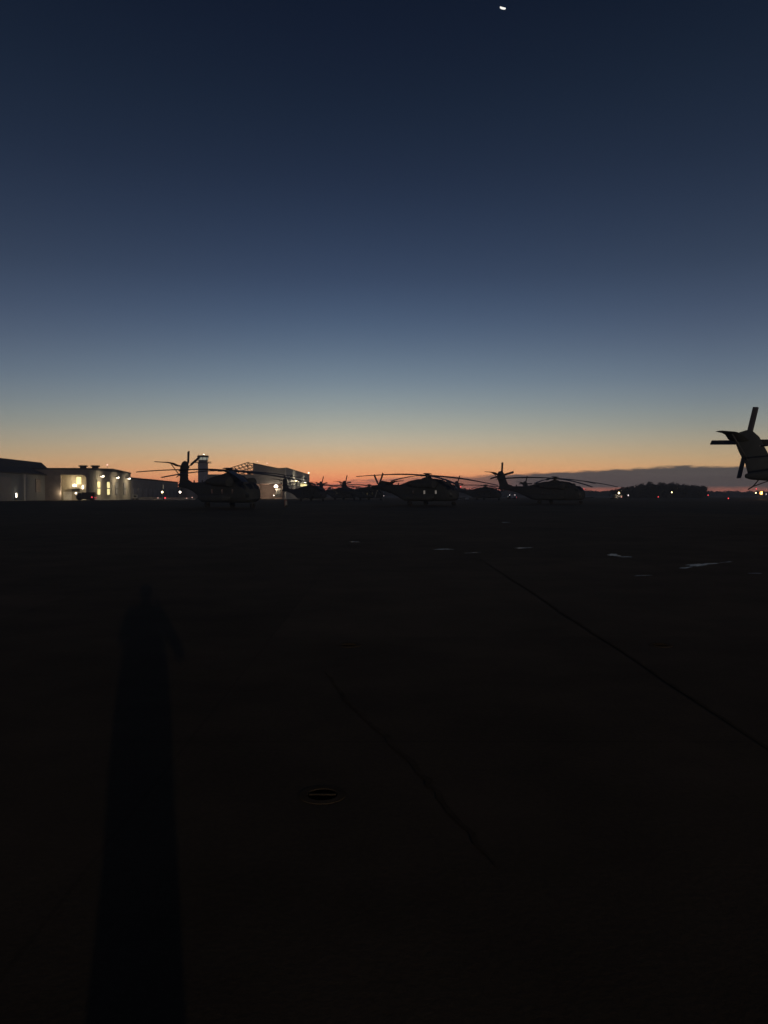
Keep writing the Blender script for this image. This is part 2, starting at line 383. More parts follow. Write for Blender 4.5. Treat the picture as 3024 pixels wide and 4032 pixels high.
def person(loc):
    J = {}; names = []; co = []; rad = []; ed = []
    def v(n, p, r): J[n] = len(co); co.append(p); rad.append(r)
    def e(*ch):
        for a, b in zip(ch, ch[1:]): ed.append((J[a], J[b]))
    v('pel', (0, 0, .98), (.19, .15)); v('wai', (0, -.01, 1.14), (.185, .13)); v('che', (0, -.02, 1.33), (.20, .14)); v('nek', (0, 0, 1.49), (.07, .07)); v('hd1', (0, .02, 1.59), (.08, .09))
    v('hd2', (0, .02, 1.68), (.082, .1)); v('hd3', (0, .01, 1.755), (.055, .07))
    e('pel', 'wai', 'che', 'nek', 'hd1', 'hd2', 'hd3')
    for s, k in ((1, 'r'), (-1, 'l')):
        v('hip' + k, (s * .09, 0, .9), (.1, .11)); v('kn' + k, (s * .08, .02, .5), (.085, .09)); v('an' + k, (s * .075, -.02, .1), (.06, .065)); v('to' + k, (s * .085, .13, .045), (.045, .04))
        e('pel', 'hip' + k, 'kn' + k, 'an' + k, 'to' + k)
        v('sh' + k, (s * .2, -.01, 1.42), (.075, .075)); v('el' + k, ((.35, .04, 1.04) if s > 0 else (-.26, .04, 1.14)), (.062, .062)); v('wr' + k, (s * .1, .24, 1.42), (.032, .03)); v('pa' + k, (s * .07, .29, 1.5), (.034, .022))
        e('che', 'sh' + k, 'el' + k, 'wr' + k, 'pa' + k)
        for q in range(4):
            b = 'f%d%s' % (q, k); zz = 1.5 + .02 * q
            v(b + 'a', (s * (.075 - .003 * q), .325, zz), (.009, .009)); v(b + 'b', (s * .06, .35 , zz + .006), (.008, .008)); v(b + 'c', (s * (.03 + .004 * q), .347, zz + .008), (.007, .007))
            e('pa' + k, b + 'a', b + 'b', b + 'c')
        v('th1' + k, (s * .06, .275, 1.53), (.011, .011)); v('th2' + k, (s * .045, .27, 1.565), (.009, .009)); e('pa' + k, 'th1' + k, 'th2' + k)
    me = bpy.data.meshes.new('person'); me.from_pydata(co, ed, []); o = bpy.data.objects.new('person', me); COL.objects.link(o)
    sk = o.modifiers.new('skin', 'SKIN'); sk.use_smooth_shade = True
    for i, d in enumerate(me.skin_vertices[0].data): d.radius = rad[i]; d.use_root = (i == 0)
    ss = o.modifiers.new('sub', 'SUBSURF'); ss.levels = 1; ss.render_levels = 2
    me.materials.append(M['cloth']); o.location = loc
    hb = MB(); hb.lathe([(.03, -.1), (.09, -.07), (.108, 0), (.1, .06), (.05, .1), (.01, .11)], (0, -.005, 1.71), n=18); hb.build('hair', M['hair'], o, smooth=True)
    jk = MB(); rings = []
    for z, a, b in ((.2, .09, .12), (.35, .115, .14), (.62, .18, .16), (.8, .205, .17), (.98, .215, .17), (1.14, .205, .155), (1.33, .215, .16), (1.44, .17, .12), (1.5, .085, .085)):
        rings.append([(a * math.cos(k * math.pi / 12), b * math.sin(k * math.pi / 12) - .01, z) for k in range(24)])
    jk.loft(rings); jk.build('coat', M['cloth'], o, smooth=True)
    return tag(o, 'person in a long dark coat raising a phone, whose long shadow lies on the concrete', 'person')
pp = person((.06, -.37, 0))
ph = MB().box((0, -.035, 1.62), (.075, .009, .15)).build('phone', M['glass'], bevel=.003); tag(ph, 'dark slim phone held up in both hands by the person', 'phone')

# ------------------------------------------------------------------ helicopter
HEAD = R(-48)
SEC = [(6.68, 1.45, 1.75, .12, 2), (6.63, 1.2, 2.05, .45, 2.2), (6.48, .98, 2.4, .8, 2.3), (6.2, .8, 2.8, 1.08, 2.6), (5.85, .72, 3.15, 1.24, 2.8), (5.35, .68, 3.45, 1.33, 3),
       (4.5, .66, 3.5, 1.36, 3.4), (2.0, .65, 3.5, 1.38, 3.6), (-3.2, .65, 3.5, 1.38, 3.6), (-5.0, .78, 3.5, 1.34, 3.4), (-7.0, 1.45, 3.5, 1.1, 3), (-9.0, 2.1, 3.52, .82, 2.6),
       (-11.0, 2.55, 3.55, .62, 2.4), (-12.6, 2.75, 3.55, .5, 2.3), (-13.9, 2.86, 3.45, .34, 2.2), (-14.3, 3.0, 3.3, .15, 2)]
def secat(x):
    for a, b in zip(SEC, SEC[1:]):
        if b[0] <= x <= a[0]:
            t = (a[0] - x) / (a[0] - b[0]); return [a[i] + (b[i] - a[i]) * t for i in range(5)]
    return list(SEC[0] if x > 0 else SEC[-1])
def spt(x, th, off=0):
    _, zb, zt, w, n = secat(x); c, s = math.cos(th), math.sin(th); hz = (zt - zb) / 2
    return Vector((x, (w + off) * math.copysign(abs(c) ** (2 / n), c), (zb + zt) / 2 + (hz + off) * math.copysign(abs(s) ** (2 / n), s)))
def patch(mb, x0, x1, t0, t1, off=.015, nx=4, nt=4):
    vs = []
    for i in range(nx + 1):
        for j in range(nt + 1): vs.append(spt(x0 + (x1 - x0) * i / nx, R(t0 + (t1 - t0) * j / nt), off))
    mb.add(vs, [(i * (nt + 1) + j, (i + 1) * (nt + 1) + j, (i + 1) * (nt + 1) + j + 1, i * (nt + 1) + j + 1) for i in range(nx) for j in range(nt)]); return mb
def ell(x, yc, zc, a, b, n=16, p=2.4): return [(x, yc + a * math.copysign(abs(math.cos(t)) ** (2 / p), math.cos(t)), zc + b * math.copysign(abs(math.sin(t)) ** (2 / p), math.sin(t))) for t in [2 * math.pi * i / n for i in range(n)]]
def wheel_mb(c, r, w):
    return MB().lathe([(r * .75, -w / 2), (r * .96, -w / 2 * .8), (r, -w / 4), (r, w / 4), (r * .96, w / 2 * .8), (r * .75, w / 2)], c, 'Y', 20)
BASEP = Vector((-12.5, 0, 3.1)); CANT = R(-20)
def heli_proto():
    r = thing('helicopter', '', 'helicopter')
    H = M['heli']
    MB().loft([[spt(s[0], 2 * math.pi * k / 28) for k in range(28)] for s in SEC]).build('fuselage', H, r, smooth=True)
    hump = [(4.3, .25, .1, 3.42), (3.9, .6, .4, 3.55), (3.2, .85, .65, 3.6), (1.8, .95, .82, 3.6), (0, .98, .9, 3.6), (-2.2, .95, .8, 3.6), (-4.0, .8, .55, 3.6), (-5.5, .6, .2, 3.52), (-6.3, .4, .05, 3.48)]
    MB().loft([ell(x, 0, z, a, b, 20, 2.6) for x, a, b, z in hump]).build('engine_cowling', H, r, smooth=True)
    MB().loft([ell(x, 0, z, a, b, 16, 2.2) for x, a, b, z in [(1.0, .3, .05, 4.4), (.6, .5, .2, 4.45), (-.4, .52, .26, 4.45), (-1.2, .3, .08, 4.4)]]).build('mast_fairing', H, r, smooth=True)
    for s in (1, -1):
        MB().loft([ell(x, s * 1.72, 3.38, a, a, 16, 2) for x, a in [(-1.6, .3), (-1.2, .42), (0, .5), (2.2, .5), (2.3, .4)]]).build('engine_nacelle', H, r, smooth=True)
        MB().lathe([(.3, 0), (.6, .05), (.62, .9), (.45, 1.05), (.2, 1.1)], (2.35, s * 1.78, 3.38), 'X', 20).build('air_intake', H, r, smooth=True)
        MB().tube((-1.5, s * 1.75, 3.4), (-2.2, s * 2.0, 3.5), .33, .36, 14).build('exhaust', M['metal'], r, smooth=True)
        MB().loft([ell(x, s * 1.75, z, a, b, 18, 2.8) for x, a, b, z in [(3.3, .1, .1, 1.3), (3.0, .5, .35, 1.3), (2.2, .75, .52, 1.28), (-3.4, .8, .55, 1.28), (-4.3, .6, .4, 1.4), (-4.9, .15, .12, 1.5)]]).build('sponson', H, r, smooth=True)
        g = MB().tube((-2.3, s * 1.95, 1.0), (-2.3, s * 1.95, .4), .09, .07, 10).build('main_gear', M['metal'], r)
        for d in (-.16, .16): wheel_mb((-2.3, s * 1.95 + d * s * 1.2, .36), .36, .22).build('wheel', M['tyre'], g, smooth=True)
        # sheets of glass on the skin
        w = MB(); a0 = (18, 40) if s > 0 else (140, 162); patch(w, 6.05, 5.4, *a0); w.build('cockpit_side_window', M['glass'], r)
        for x in (3.3, .65, -2.0):
            w = MB(); a0 = (-1.7, 5) if s > 0 else (175, 181.7); patch(w, x + .19, x - .19, *a0, off=.012); w.build('cabin_window', M['glass'], r)
        w = MB(); a0 = (52, 86) if s > 0 else (94, 128); patch(w, 6.4, 5.75, *a0); w.build('windscreen', M['glass'], r)
        w = MB(); a0 = (-22, 10) if s > 0 else (170, 202); patch(w, 6.46, 6.12, *a0); w.build('nose_window', M['glass'], r)
    w = MB(); patch(w, 5.3, 4.3, 150, 205, off=.018); w.build('crew_door', H, r)
    g = MB().tube((6.0, 0, 1.0), (6.0, 0, .35), .08, .06, 10).build('nose_gear', M['metal'], r)
    for d in (-.17, .17): wheel_mb((6.0, d, .31), .31, .18).build('wheel', M['tyre'], g, smooth=True)
    mb = MB(); patch(mb, -4.6, -6.9, 235, 305, off=.02, nx=6, nt=4); mb.build('cargo_ramp', H, r)
    MB().tube((5.6, -.9, 1.0), (9.4, -.9, 1.25), .09, .06, 10).build('refuelling_probe', H, r, smooth=True)
    MB().path([(-13.2, 0, 2.95), (-13.7, 0, 2.35), (-14.1, 0, 2.1)], .05).tube((-12.4, 0, 2.8), (-13.8, 0, 2.3), .04, n=6).build('tail_skid', M['metal'], r)
    for x in (-7.2, -9.6): MB().box((x, 0, 3.66), (.34, .06, .3), top=(.6, 1)).build('antenna', M['metal'], r)
    # canted tail pylon with gull tailplane
    k = 1 / math.cos(CANT)
    prof = [(-10.6, 3.5), (-12.0, 3.85), (-12.6, 4.5), (-13.1, 5.2), (-13.8, 6.25), (-14.4, 6.75), (-14.9, 6.85), (-15.45, 6.7), (-15.6, 6.3), (-15.6, 5.8), (-15.15, 5.0), (-14.5, 4.1), (-14.1, 3.2), (-13.6, 2.95), (-11.5, 3.1)]
    prof = [(x - BASEP.x, (z - BASEP.z) * k) for x, z in prof]
    def ringp(y, sc):
        cx = sum(p[0] for p in prof) / len(prof); cz = sum(p[1] for p in prof) / len(prof)
        return [(cx + (p[0] - cx) * sc, y, cz + (p[1] - cz) * sc) for p in prof]
    MB().loft([ringp(-.19, .86), ringp(-.14, .97), ringp(0, 1.0), ringp(.14, .97), ringp(.19, .86)]).build('tail_pylon', H, r, loc=BASEP, rot=(CANT, 0, 0), smooth=True)
    ss = []
    for y, z, ch, th in ((1.1, 6.0, 1.5, .22), (.2, 6.1, 1.45, .22), (-.7, 6.45, 1.35, .2), (-1.5, 6.55, 1.25, .16), (-3.3, 6.6, .75, .1)):
        ss.append([(-15.0 + dx * ch / 2 - (.15 if y > -3 else .3), y, z + dz * th / 2) for dx, dz in ((1, 0), (.6, .8), (0, 1), (-.7, .5), (-1, 0), (-.7, -.5), (0, -1), (.6, -.8))])
    MB().loft(ss).build('tailplane', H, r, smooth=True)
    MB().tube((-14.9, -1.0, 6.4), (-14.3, .3, 4.4), .07, n=8).build('tailplane_strut', M['metal'], r)
    # main rotor
    hd = MB(); hd.lathe([(.3, -.75), (.3, -.1), (.62, -.08), (.75, .0), (.75, .16), (.5, .2), (.3, .3)], n=20)
    hd.lathe([(.2, .3), (.72, .31), (.85, .36), (.55, .47), (.1, .5)], n=20)
    rh = hd.build('rotor_head', M['metal'], r, loc=(0, 0, 4.9), rot=(0, R(5.0), R(0)), smooth=True)
    MB().lathe([(.75, -.52), (.85, -.5), (.85, -.42), (.7, -.4)], n=20).build('swashplate', M['metal'], rh)
    bl = MB(); rings = []
    for i in range(17):
        q = i / 16; x = .6 + (12.04 - .6) * q; z = .1 - .95 * (x / 12.04) ** 2.0 + .12 * (x / 12)
        if q < .12: ch, th, tw = .26, .2, 0
        else: ch, th, tw = (.73 if q < .985 else .5), .13, R(12 - 9 * q)
        rg = []
        for cx_, cz_ in ((.5, 0), (.3, .45), (0, .5), (-.3, .3), (-.5, 0), (-.3, -.3), (0, -.5), (.3, -.45)):
            dy, dz = cx_ * ch - (.1 if q > .12 else 0), cz_ * th; rg.append((x, dy * math.cos(tw) - dz * math.sin(tw), z + dy * math.sin(tw) + dz * math.cos(tw)))
        rings.append(rg)
    bl.loft(rings); b0 = bl.build('rotor_blade', M['blade'], rh, smooth=True)
    for i in range(1, 7):
        b = b0.copy(); COL.objects.link(b); b.rotation_euler = (0, 0, 2 * math.pi * i / 7)
    for i in range(7):
        a = 2 * math.pi * (i + .12) / 7
        if i == 0: dm = MB().tube((.75 * math.cos(a), .75 * math.sin(a), .0), (1.5 * math.cos(a), 1.5 * math.sin(a), -.05), .06, n=8).build('damper', M['metal'], rh); continue
        d = dm.copy(); COL.objects.link(d); d.rotation_euler = (0, 0, 2 * math.pi * i / 7)
    # tail rotor
    hp = BASEP + Matrix.Rotation(CANT, 3, 'X') @ Vector((-2.6, .85, 3.3))
    th_ = MB().lathe([(.14, -.5), (.2, -.2), (.24, -.1), (.24, .1), (.12, .2)], n=14, axis='Y').build('tail_rotor_hub', M['metal'], r, loc=hp, rot=(CANT, 0, 0), smooth=True)
    tb = MB()
    pt = R(14)
    tb.loft([[(cx_ * ch * math.cos(pt) - cz_ * th * math.sin(pt), cx_ * ch * math.sin(pt) + cz_ * th * math.cos(pt), z) for cx_, cz_ in ((.5, 0), (.2, .5), (-.3, .3), (-.5, 0), (-.3, -.3), (.2, -.5))] for z, ch, th in ((.15, .14, .14), (.6, .16, .12), (.75, .46, .09), (3.02, .46, .07), (3.09, .42, .05))])
    t0 = tb.build('tail_rotor_blade', M['blade'], th_)
    for i in range(1, 4):
        b = t0.copy(); COL.objects.link(b); b.rotation_euler = (0, math.pi / 2 * i, 0)
    return r
def kids(o): return [x for x in bpy.data.objects if x.parent == o]
def place(r, X, Y, label, mph, tph):
    r.location = (X, Y, 0); r.rotation_euler = (0, 0, HEAD); r['label'] = label; r['group'] = 'helicopters parked on the flight line'
    for c in kids(r):
        if c.name.startswith('rotor_head'):
            for i, b in enumerate([k for k in kids(c) if k.name.startswith('rotor_blade')]): b.rotation_euler = (0, 0, R(mph) + 2 * math.pi * i / 7)
        if c.name.startswith('tail_rotor_hub'):
            for i, b in enumerate([k for k in kids(c) if k.name.startswith('tail_rotor_blade')]): b.rotation_euler = (0, R(tph) + math.pi / 2 * i, 0)
    return r
def hpos(px, Y): return ((px - CX) / F * Y, Y)
proto = heli_proto()
bpy.context.view_layer.update()
h5 = copy_tree(proto); h2 = copy_tree(proto); h3 = copy_tree(proto); far = [copy_tree(proto) for _ in range(5)]
place(proto, *hpos(900, 104.5), 'dark helicopter in front of the control tower and open truss hangar, tail fin upright', -20, -30)
place(h2, *hpos(1683, 130), 'dark helicopter mid flight line, tail fin folded level, two windows made to glow', -21, 0)
place(h3, *hpos(2185, 153), 'dark helicopter right of the folded-tail one, straight tail blade pointing up against the cloud', -20, -13)
place(h5, 37.4, 49.2, 'nearest helicopter, only its large tail fin and four tail blades seen at the right edge', 4, 3)
FL = ['distant helicopter just right of the pale lit hangar wall', 'distant helicopter with an upright tail blade left of the cloud streaks, nearer the hangar corner',
      'distant helicopter whose upright tail blade stands alone against the sunset left of the folded tail', 'distant helicopter seen whole in the gap between the two middle helicopters',
      'distant helicopter mostly hidden, its tail blade showing over the upright-tailed one\'s boom']
for h, (px, Y, tp), lb in zip(far, ((1223, 224, 45), (1352, 276, -8), (1453, 262, -6), (1912, 268, 5), (2190, 274, 0)), FL):
    place(h, *hpos(px, Y), lb, -20, tp)
h5.rotation_euler = (0, 0, R(-50.5))
for c in kids(h5):
    if c.name.startswith('tailplane') and 'strut' not in c.name: c.scale = (1, .72, 1); c.location = (0, .2, 0)
# the middle helicopter's pylon is folded down level with the boom
for c in kids(h2):
    nme = c.name.split('.')[0]
    if nme == 'tail_pylon': c.rotation_euler = (0, R(-50), R(-6)); c.location = (-9.0, .55, 3.15); c['label'] = 'tail fin folded down level along the boom'
    if nme == 'tail_pylon':
        c.data = c.data.copy()
        for v_ in c.data.vertices: v_.co.x = min(v_.co.x, .1)
    if nme == 'tail_rotor_hub': c.rotation_euler = (0, 0, R(-20)); c.location = (-13.5, 1.0, 3.35)
    if nme == 'tail_rotor_hub':
        for i, b in enumerate(kids(c)): b.rotation_euler = (0, R(42) + math.pi / 2 * i, 0)
    if nme == 'tailplane': c.location = (-9.9, 15.7, -2.42); c.rotation_euler = (0, 0, math.pi / 2)
    if nme == 'tailplane_strut': bpy.data.objects.remove(c); continue
    if nme == 'cabin_window' and sum(v.co.y for v in c.data.vertices) < 0:
        x_ = sum((v.co.x for v in c.data.vertices)) / len(c.data.vertices)
        if x_ > -1:
            c.data = c.data.copy(); c.data.materials[0] = M['e_cabin']; c['label'] = 'cabin window with a faint glow put into the pane'  # weak emission put into the pane; no lamp inside

# ------------------------------------------------------------------ buildings
B2A = math.atan(.07)
# B1: low dark hangar at the left edge
b1 = thing('hangar', 'dark low hangar at the left edge with a lean-to front and a pale downpipe', 'hangar', (P(245, 1950, 265).x, 265, 0), B2A)
MB().prism([(0, 0), (0, 8.0), (-4.6, 8.0), (-4.6, 10.2), (-7, 12.2), (-40, 12.2), (-40, 0)], 'y', -95, 0).build('wall', M['cladding_grey'], b1)
MB().prism([(.7, 7.95), (.7, 8.25), (-4.5, 10.5), (-7.1, 12.9), (-41, 12.9), (-41, 12.3), (-7, 12.3), (-4.4, 9.9)], 'y', -95.5, .6).build('roof', M['roof'], b1)
MB().tube((.6, -34, 0), (.6, -34, 7.95), .24, n=10).build('downpipe', M['white'], b1)
for s_, w_, z0, z1 in ((13.2, 4.5, 3.2, 6.7), (22, 4, 2.6, 6.8)):
    f = MB().box((.06, -s_, (z0 + z1) / 2), (.12, w_, z1 - z0)).build('window', M['frame'], b1)
    MB().box((.14, -s_, (z0 + z1) / 2), (.05, w_ - .3, z1 - z0 - .3)).build('pane', M['brick'], f)
f = MB().box((.07, -47, 3.4), (.14, 9, 6.8)).build('sliding_door', M['cladding_dark'], b1)
f = MB().box((.08, -39.3, 1.2), (.16, 1.4, 2.4)).build('door', M['frame'], b1)
MB().box((.19, -39.3, 1.65), (.05, .7, 1.2)).build('lit_pane', M['e_warm'], f)
lamp('door_glow', 'POINT', (1.2, -39.3, 1.8), 25, (1, .85, .6), b1, .2)

# B2: lit building with an arched bay and a windowed gable side
b2 = thing('lit_building', 'cream gabled building with an arched lit bay, three wall floodlights and yellow windows', 'building', (P(352, 1950, 250).x, 250, 0), B2A)
W = 52
MB().prism([(0, 0), (0, 10.0), (27, 11.0), (W, 10.2), (W, 0)], 'x', -.5, 0).build('side_wall', M['stucco'], b2)
mb = MB()  # front wall round the bay, with a rounded upper corner
mb.box((-23.5, .25, 5.0), (29, .5, 10.0)); mb.prism([(-9, 8.3), (-9, 10.0), (-.5, 10.0), (-.5, 0), (-1.0, 0), (-1.0, 7.1), (-1.15, 7.6), (-1.5, 8.0), (-2.1, 8.25), (-2.6, 8.3)], 'y', 0, .5)
mb.build('front_wall', M['brick'], b2)
MB().box((-19.5, 26, 10.25), (39.2, W + .5, .45)).build('roof', M['roof'], b2)
MB().prism([(-.1, 10.5), (27, 11.2), (W + .2, 10.5)], 'x', -24, .25).build('gable_roof', M['roof'], b2)
MB().box((-19.2, 51.6, 5), (38, .5, 10)).build('rear_wall', M['brick'], b2)
mb = MB(); mb.box((-6.1, 5.4, 4.2), (11.0, .4, 8.4)); mb.box((-11.4, 2.9, 4.2), (.4, 4.6, 8.4)); mb.box((-.75, 2.9, 4.2), (.3, 4.6, 8.4)); mb.box((-6.1, 2.9, 8.55), (11.0, 4.6, .25))
mb.build('bay_lining', M['stucco'], b2)
f = MB().box((-4.9, 5.15, 6.5), (1.7, .1, 2.6)).build('window', M['frame'], b2); MB().box((-4.9, 5.08, 6.5), (1.5, .06, 2.4)).build('pane', M['e_win'], f)
MB().box((-5.9, 4.5, 3.95), (3.4, 1.3, .3)).box((-5.9, 3.95, 4.4), (3.3, .12, .8)).build('canopy', M['stucco'], b2)
MB().box((-5.7, 4.4, 3.25), (2.6, .15, .75)).build('sign_board', M['frame'], b2)
MB().tube((-9.9, 1.6, 0), (-9.9, 1.6, 4.0), .42, n=12).build('bay_post', M['white'], b2)
MB().lathe([(.4, 0), (.62, .15), (.45, .5), (.05, .65)], (-5.9, 3.8, 4.6), n=16).build('canopy_lamp', M['e_warm'], b2)
MB().lathe([(.1, 0), (.26, .1), (.2, .4), (.05, .5)], (-5.6, 4.1, 2.1), n=12).build('door_lamp', M['e_warm'], b2)
MB().box((-3.55, 4.6, 4.3), (.22, .3, 1.1)).build('strip_lamp', M['e_warm'], b2)
for x, z, w, h in ((-8.6, 1.4, 2.6, 2.8), (-2.6, 1.4, 2.2, 2.8)): MB().box((x, 5.16, z), (w, .08, h)).build('door', M['white'], b2)
lamp('bay_light', 'POINT', (-5.9, 2.6, 5.9), 420, (1, .8, .5), b2, .4)
lamp('bay_light', 'POINT', (-8.6, -.6, 2.4), 160, (1, .78, .5), b2, .4)  # added fill in front of the bay, no fixture; brightens the post
for i, (y, lit) in enumerate(((9.8, 1), (21, 1), (31.5, 0), (42.6, 0))):
    for z0 in (1.75, 4.15):
        f = MB().box((.05, y, z0 + 1.1), (.14, 3.3, 2.25)).build('window', M['frame'], b2)
        MB().box((.14, y, z0 + 1.1), (.06, 3.0, 1.98)).build('pane', M['e_win'] if lit else M['concrete_pale'], f)
for y in (10.3, 29, 44.8):
    f = MB().tube((0, y, 8.3), (1.1, y, 8.3), .06, n=8).build('wall_floodlight', M['steel'], b2)
    MB().box((1.15, y, 8.15), (.75, 1.5, .3), top=(.7, .8)).build('lamp_housing', M['metal'], f)
    MB().box((1.2, y, 7.93), (.65, 1.35, .14)).box((1.54, y, 8.06), (.05, 1.2, .42)).build('lens', M['e_warm'], f)
    lamp('wall_light', 'SPOT', (5.5, y, 7.2), 1000, (1, .84, .6), b2, .3, (R(0), R(62), 0), 150, 1.0)
for y in (1.5, ): pass
for px_ in (340, 386):
    X_ = (P(px_, 1950, 262).x - b2.location.x)
    v_ = MB(); v_.lathe([(1.05, 0), (1.05, .75)], (X_, 12, 10.6), n=18); v_.lathe([(1.45, .75), (1.5, 1.1), (1.2, 1.2)], (X_, 12, 10.6), n=18)
    if X_ > -.5: continue
    v_.build('roof_vent', M['metal'], b2)
v_ = MB(); v_.lathe([(1.0, 0), (1.0, .75)], (-1.2, 11, 10.55), n=18); v_.lathe([(1.45, .75), (1.5, 1.1), (1.2, 1.2)], (-1.2, 11, 10.55), n=18); v_.build('roof_vent', M['metal'], b2)
o = MB().tube((-1, 24, 11.2), (-1, 24, 12.3), .05, n=6).build('roof_marker', M['steel'], b2)
MB().lathe([(.1, 0), (.28, .1), (.25, .4), (.05, .5)], (-1, 24, 12.2), n=10).build('lens', M['e_pink'], o)
o = MB().prism([(-.6, 3), (2.4, 3), (2.4, 50), (-.6, 50)], 'z', 0, .14).build('kerb', M['concrete_pale'], b2)

# B3: long dark shed behind
b3 = thing('long_shed', 'long dark shed behind the low pale barriers, left of the tower', 'shed', (P(517, 1950, 302).x, 302, 0), B2A)
MB().prism([(0, 0), (0, 8.2), (-14, 9.6), (-28, 8.2), (-28, 0)], 'y', 0, 93).build('wall', M['cladding_dark'], b3)
MB().prism([(.4, 8.15), (.4, 8.45), (-14, 9.95), (-28.4, 8.45), (-28.4, 8.15), (-14, 9.65)], 'y', -.4, 93.4).build('roof', M['roof'], b3)
for y in range(5, 90, 9): MB().box((.08, y, 2.3), (.16, 5.2, 4.4)).build('roller_door', M['cladding'], b3)
f = MB().box((.1, 57, 5.6), (.2, 2.2, 2.2)).build('window', M['frame'], b3); MB().box((.22, 57, 5.6), (.05, 1.9, 1.9)).build('pane', M['e_win_dim'], f)

b5 = thing('low_shed', 'low dark shed glimpsed under the left helicopter\'s tail boom', 'shed', (P(744, 1950, 410).x, 410, 0), R(2))
MB().prism([(-7.5, 0), (-7.5, 5.6), (0, 6.4), (9, 5.6), (9, 0)], 'y', 0, 30).build('wall', M['cladding_dark'], b5)
MB().prism([(-7.9, 5.55), (-7.9, 5.85), (0, 6.75), (9.4, 5.85), (9.4, 5.55), (0, 6.45)], 'y', -.4, 30.4).build('roof', M['roof'], b5)
MB().box((1, -.06, 2.2), (4, .12, 4.4)).build('door', M['cladding'], b5)
# B4: big hangar with half its roof open trusses
b4 = thing('truss_hangar', 'large hangar with bare sloping roof trusses on the left and a pale lit side wall', 'hangar', (P(1127, 1950, 330).x, 330, 0), math.atan(.01))
MB().prism([(0, 0), (0, 13.3), (115, 13.3), (115, 0)], 'x', -.6, 0).build('side_wall', M['cladding'], b4)
mb = MB()
mb.prism([(-14.2, 6.6), (-14.2, 15.3), (-3.2, 13.0), (-.6, 13.25), (-.6, 6.6)], 'y', 0, .8)
mb.box((-24, .4, 5.3), (19.6, .8, 10.6)); mb.box((-1.15, .4, 3.3), (1.1, .8, 6.6))
mb.build('front_wall', M['cladding_dark'], b4)
MB().prism([(-14.2, 15.0), (-14.2, 15.5), (-3.2, 13.25), (.2, 13.55), (.2, 13.3), (-3.2, 13.05)], 'y', -.2, 115.2).build('roof', M['roof'], b4)
mb = MB(); mb.box((-8, 22, 3.3), (12.6, .4, 6.6)); mb.box((-14.4, 11.4, 3.3), (.4, 21, 6.6)); mb.box((-8, 11.4, 6.75), (12.6, 21, .25)); mb.build('bay_lining', M['brick'], b4)
MB().tube((-14.0, -.3, 0), (-14.0, -.3, 4.2), .18, n=8).build('gate_post', M['white'], b4)
mb = MB(); mb.box((-3.3, -.6, 2.7), (2.4, .5, 3.6)); [mb.box((-3.3, -.95, .6 + i * .55), (2.2, .25, .12)) for i in range(7)]; mb.build('stair_panel', M['concrete_pale'], b4)
f = MB().box((-4.2, -1.1, 5.75), (1.3, .6, .5)).build('bay_floodlight', M['metal'], b4); MB().lathe([(.15, 0), (.75, .12), (.85, .5), (.6, .95), (.15, 1.1)], (-4.2, -1.2, 5.0), n=16).build('lens', M['e_warm'], f)
lamp('bay_flood', 'POINT', (-4.2, -2.4, 5.0), 500, (1, .82, .58), b4, .4)
lamp('bay_inside', 'POINT', (-9, 12, 4.5), 900, (1, .7, .5), b4, .4)
mb = MB()   # purlins and trusses of the open half: planes one behind the other, stepping down
for k in range(6):
    yk = 1 + 4.5 * k; dz = -.95 * k + .0
    A = Vector((-25.5 - .2 * k, yk, 12.9 + dz)); Bp = Vector((-16.6 + .4 * k, yk, 15.7 + dz * .95)); Cq = Vector((-14.0, yk, 15.1 + dz * .9))
    mb.tube(A, Bp, .17, n=6); mb.tube(Bp, Cq, .17, n=6)
for q in range(7):
    s_ = q / 6; a = Vector((-25.5, 1, 12.9)).lerp(Vector((-16.6, 1, 15.7)), s_); b = Vector((-26.5, 23.5, 8.15)).lerp(Vector((-14.6, 23.5, 11.2)), s_)
    mb.tube(a, b, .15, n=6)
    if q < 6:
        b2_ = Vector((-26.5, 23.5, 8.15)).lerp(Vector((-14.6, 23.5, 11.2)), (q + 1) / 6); mb.tube(a, b2_, .11, n=6)
mb.tube((-16.6, 1, 15.9), (-16.6, 1, 10.5), .18, n=6); mb.tube((-25.5, 1, 13), (-25.5, 1, 0), .3, n=8)
mb.build('roof_truss', M['steel'], b4)
for y0, y1, mt_ in ((3, 8.5, 'e_win_dim'), (17, 22, 'e_win_dim'), (25, 31, 'e_win_dim'), (44, 56, 'e_win_dim'), (60, 74, 'e_win'), (77, 96, 'e_win')):
    f = MB().box((.06, (y0 + y1) / 2, 7.1), (.14, y1 - y0 + .5, 2.3)).build('window', M['frame'], b4)
    MB().box((.16, (y0 + y1) / 2, 7.1), (.06, y1 - y0, 1.9)).build('pane', M[mt_], f)
for y in (32, 80):
    f = MB().box((.5, y, 9.0), (1.0, .4, .3)).build('wall_floodlight', M['metal'], b4); MB().lathe([(.2, 0), (.5, .1), (.5, .5), (.2, .7)], (.9, y, 8.3), n=12).build('lens', M['e_warm'] if y > 50 else M['e_yel'], f)
    lamp('side_light', 'POINT', (3, y, 8.6), 700, (1, .86, .6), b4, .3)
for x, y, z, m_ in ((-12.6, 2, 15.2, 'e_pink'), (-9, 6, 14.6, 'e_pink'), (-.2, 112, 13.5, 'e_warm')):
    f = MB().tube((x, y, z), (x, y, z + .8), .05, n=6).build('roof_marker', M['steel'], b4); MB().lathe([(.1, 0), (.26, .1), (.25, .36), (.05, .45)], (x, y, z + .8), n=10).build('lens', M[m_], f)

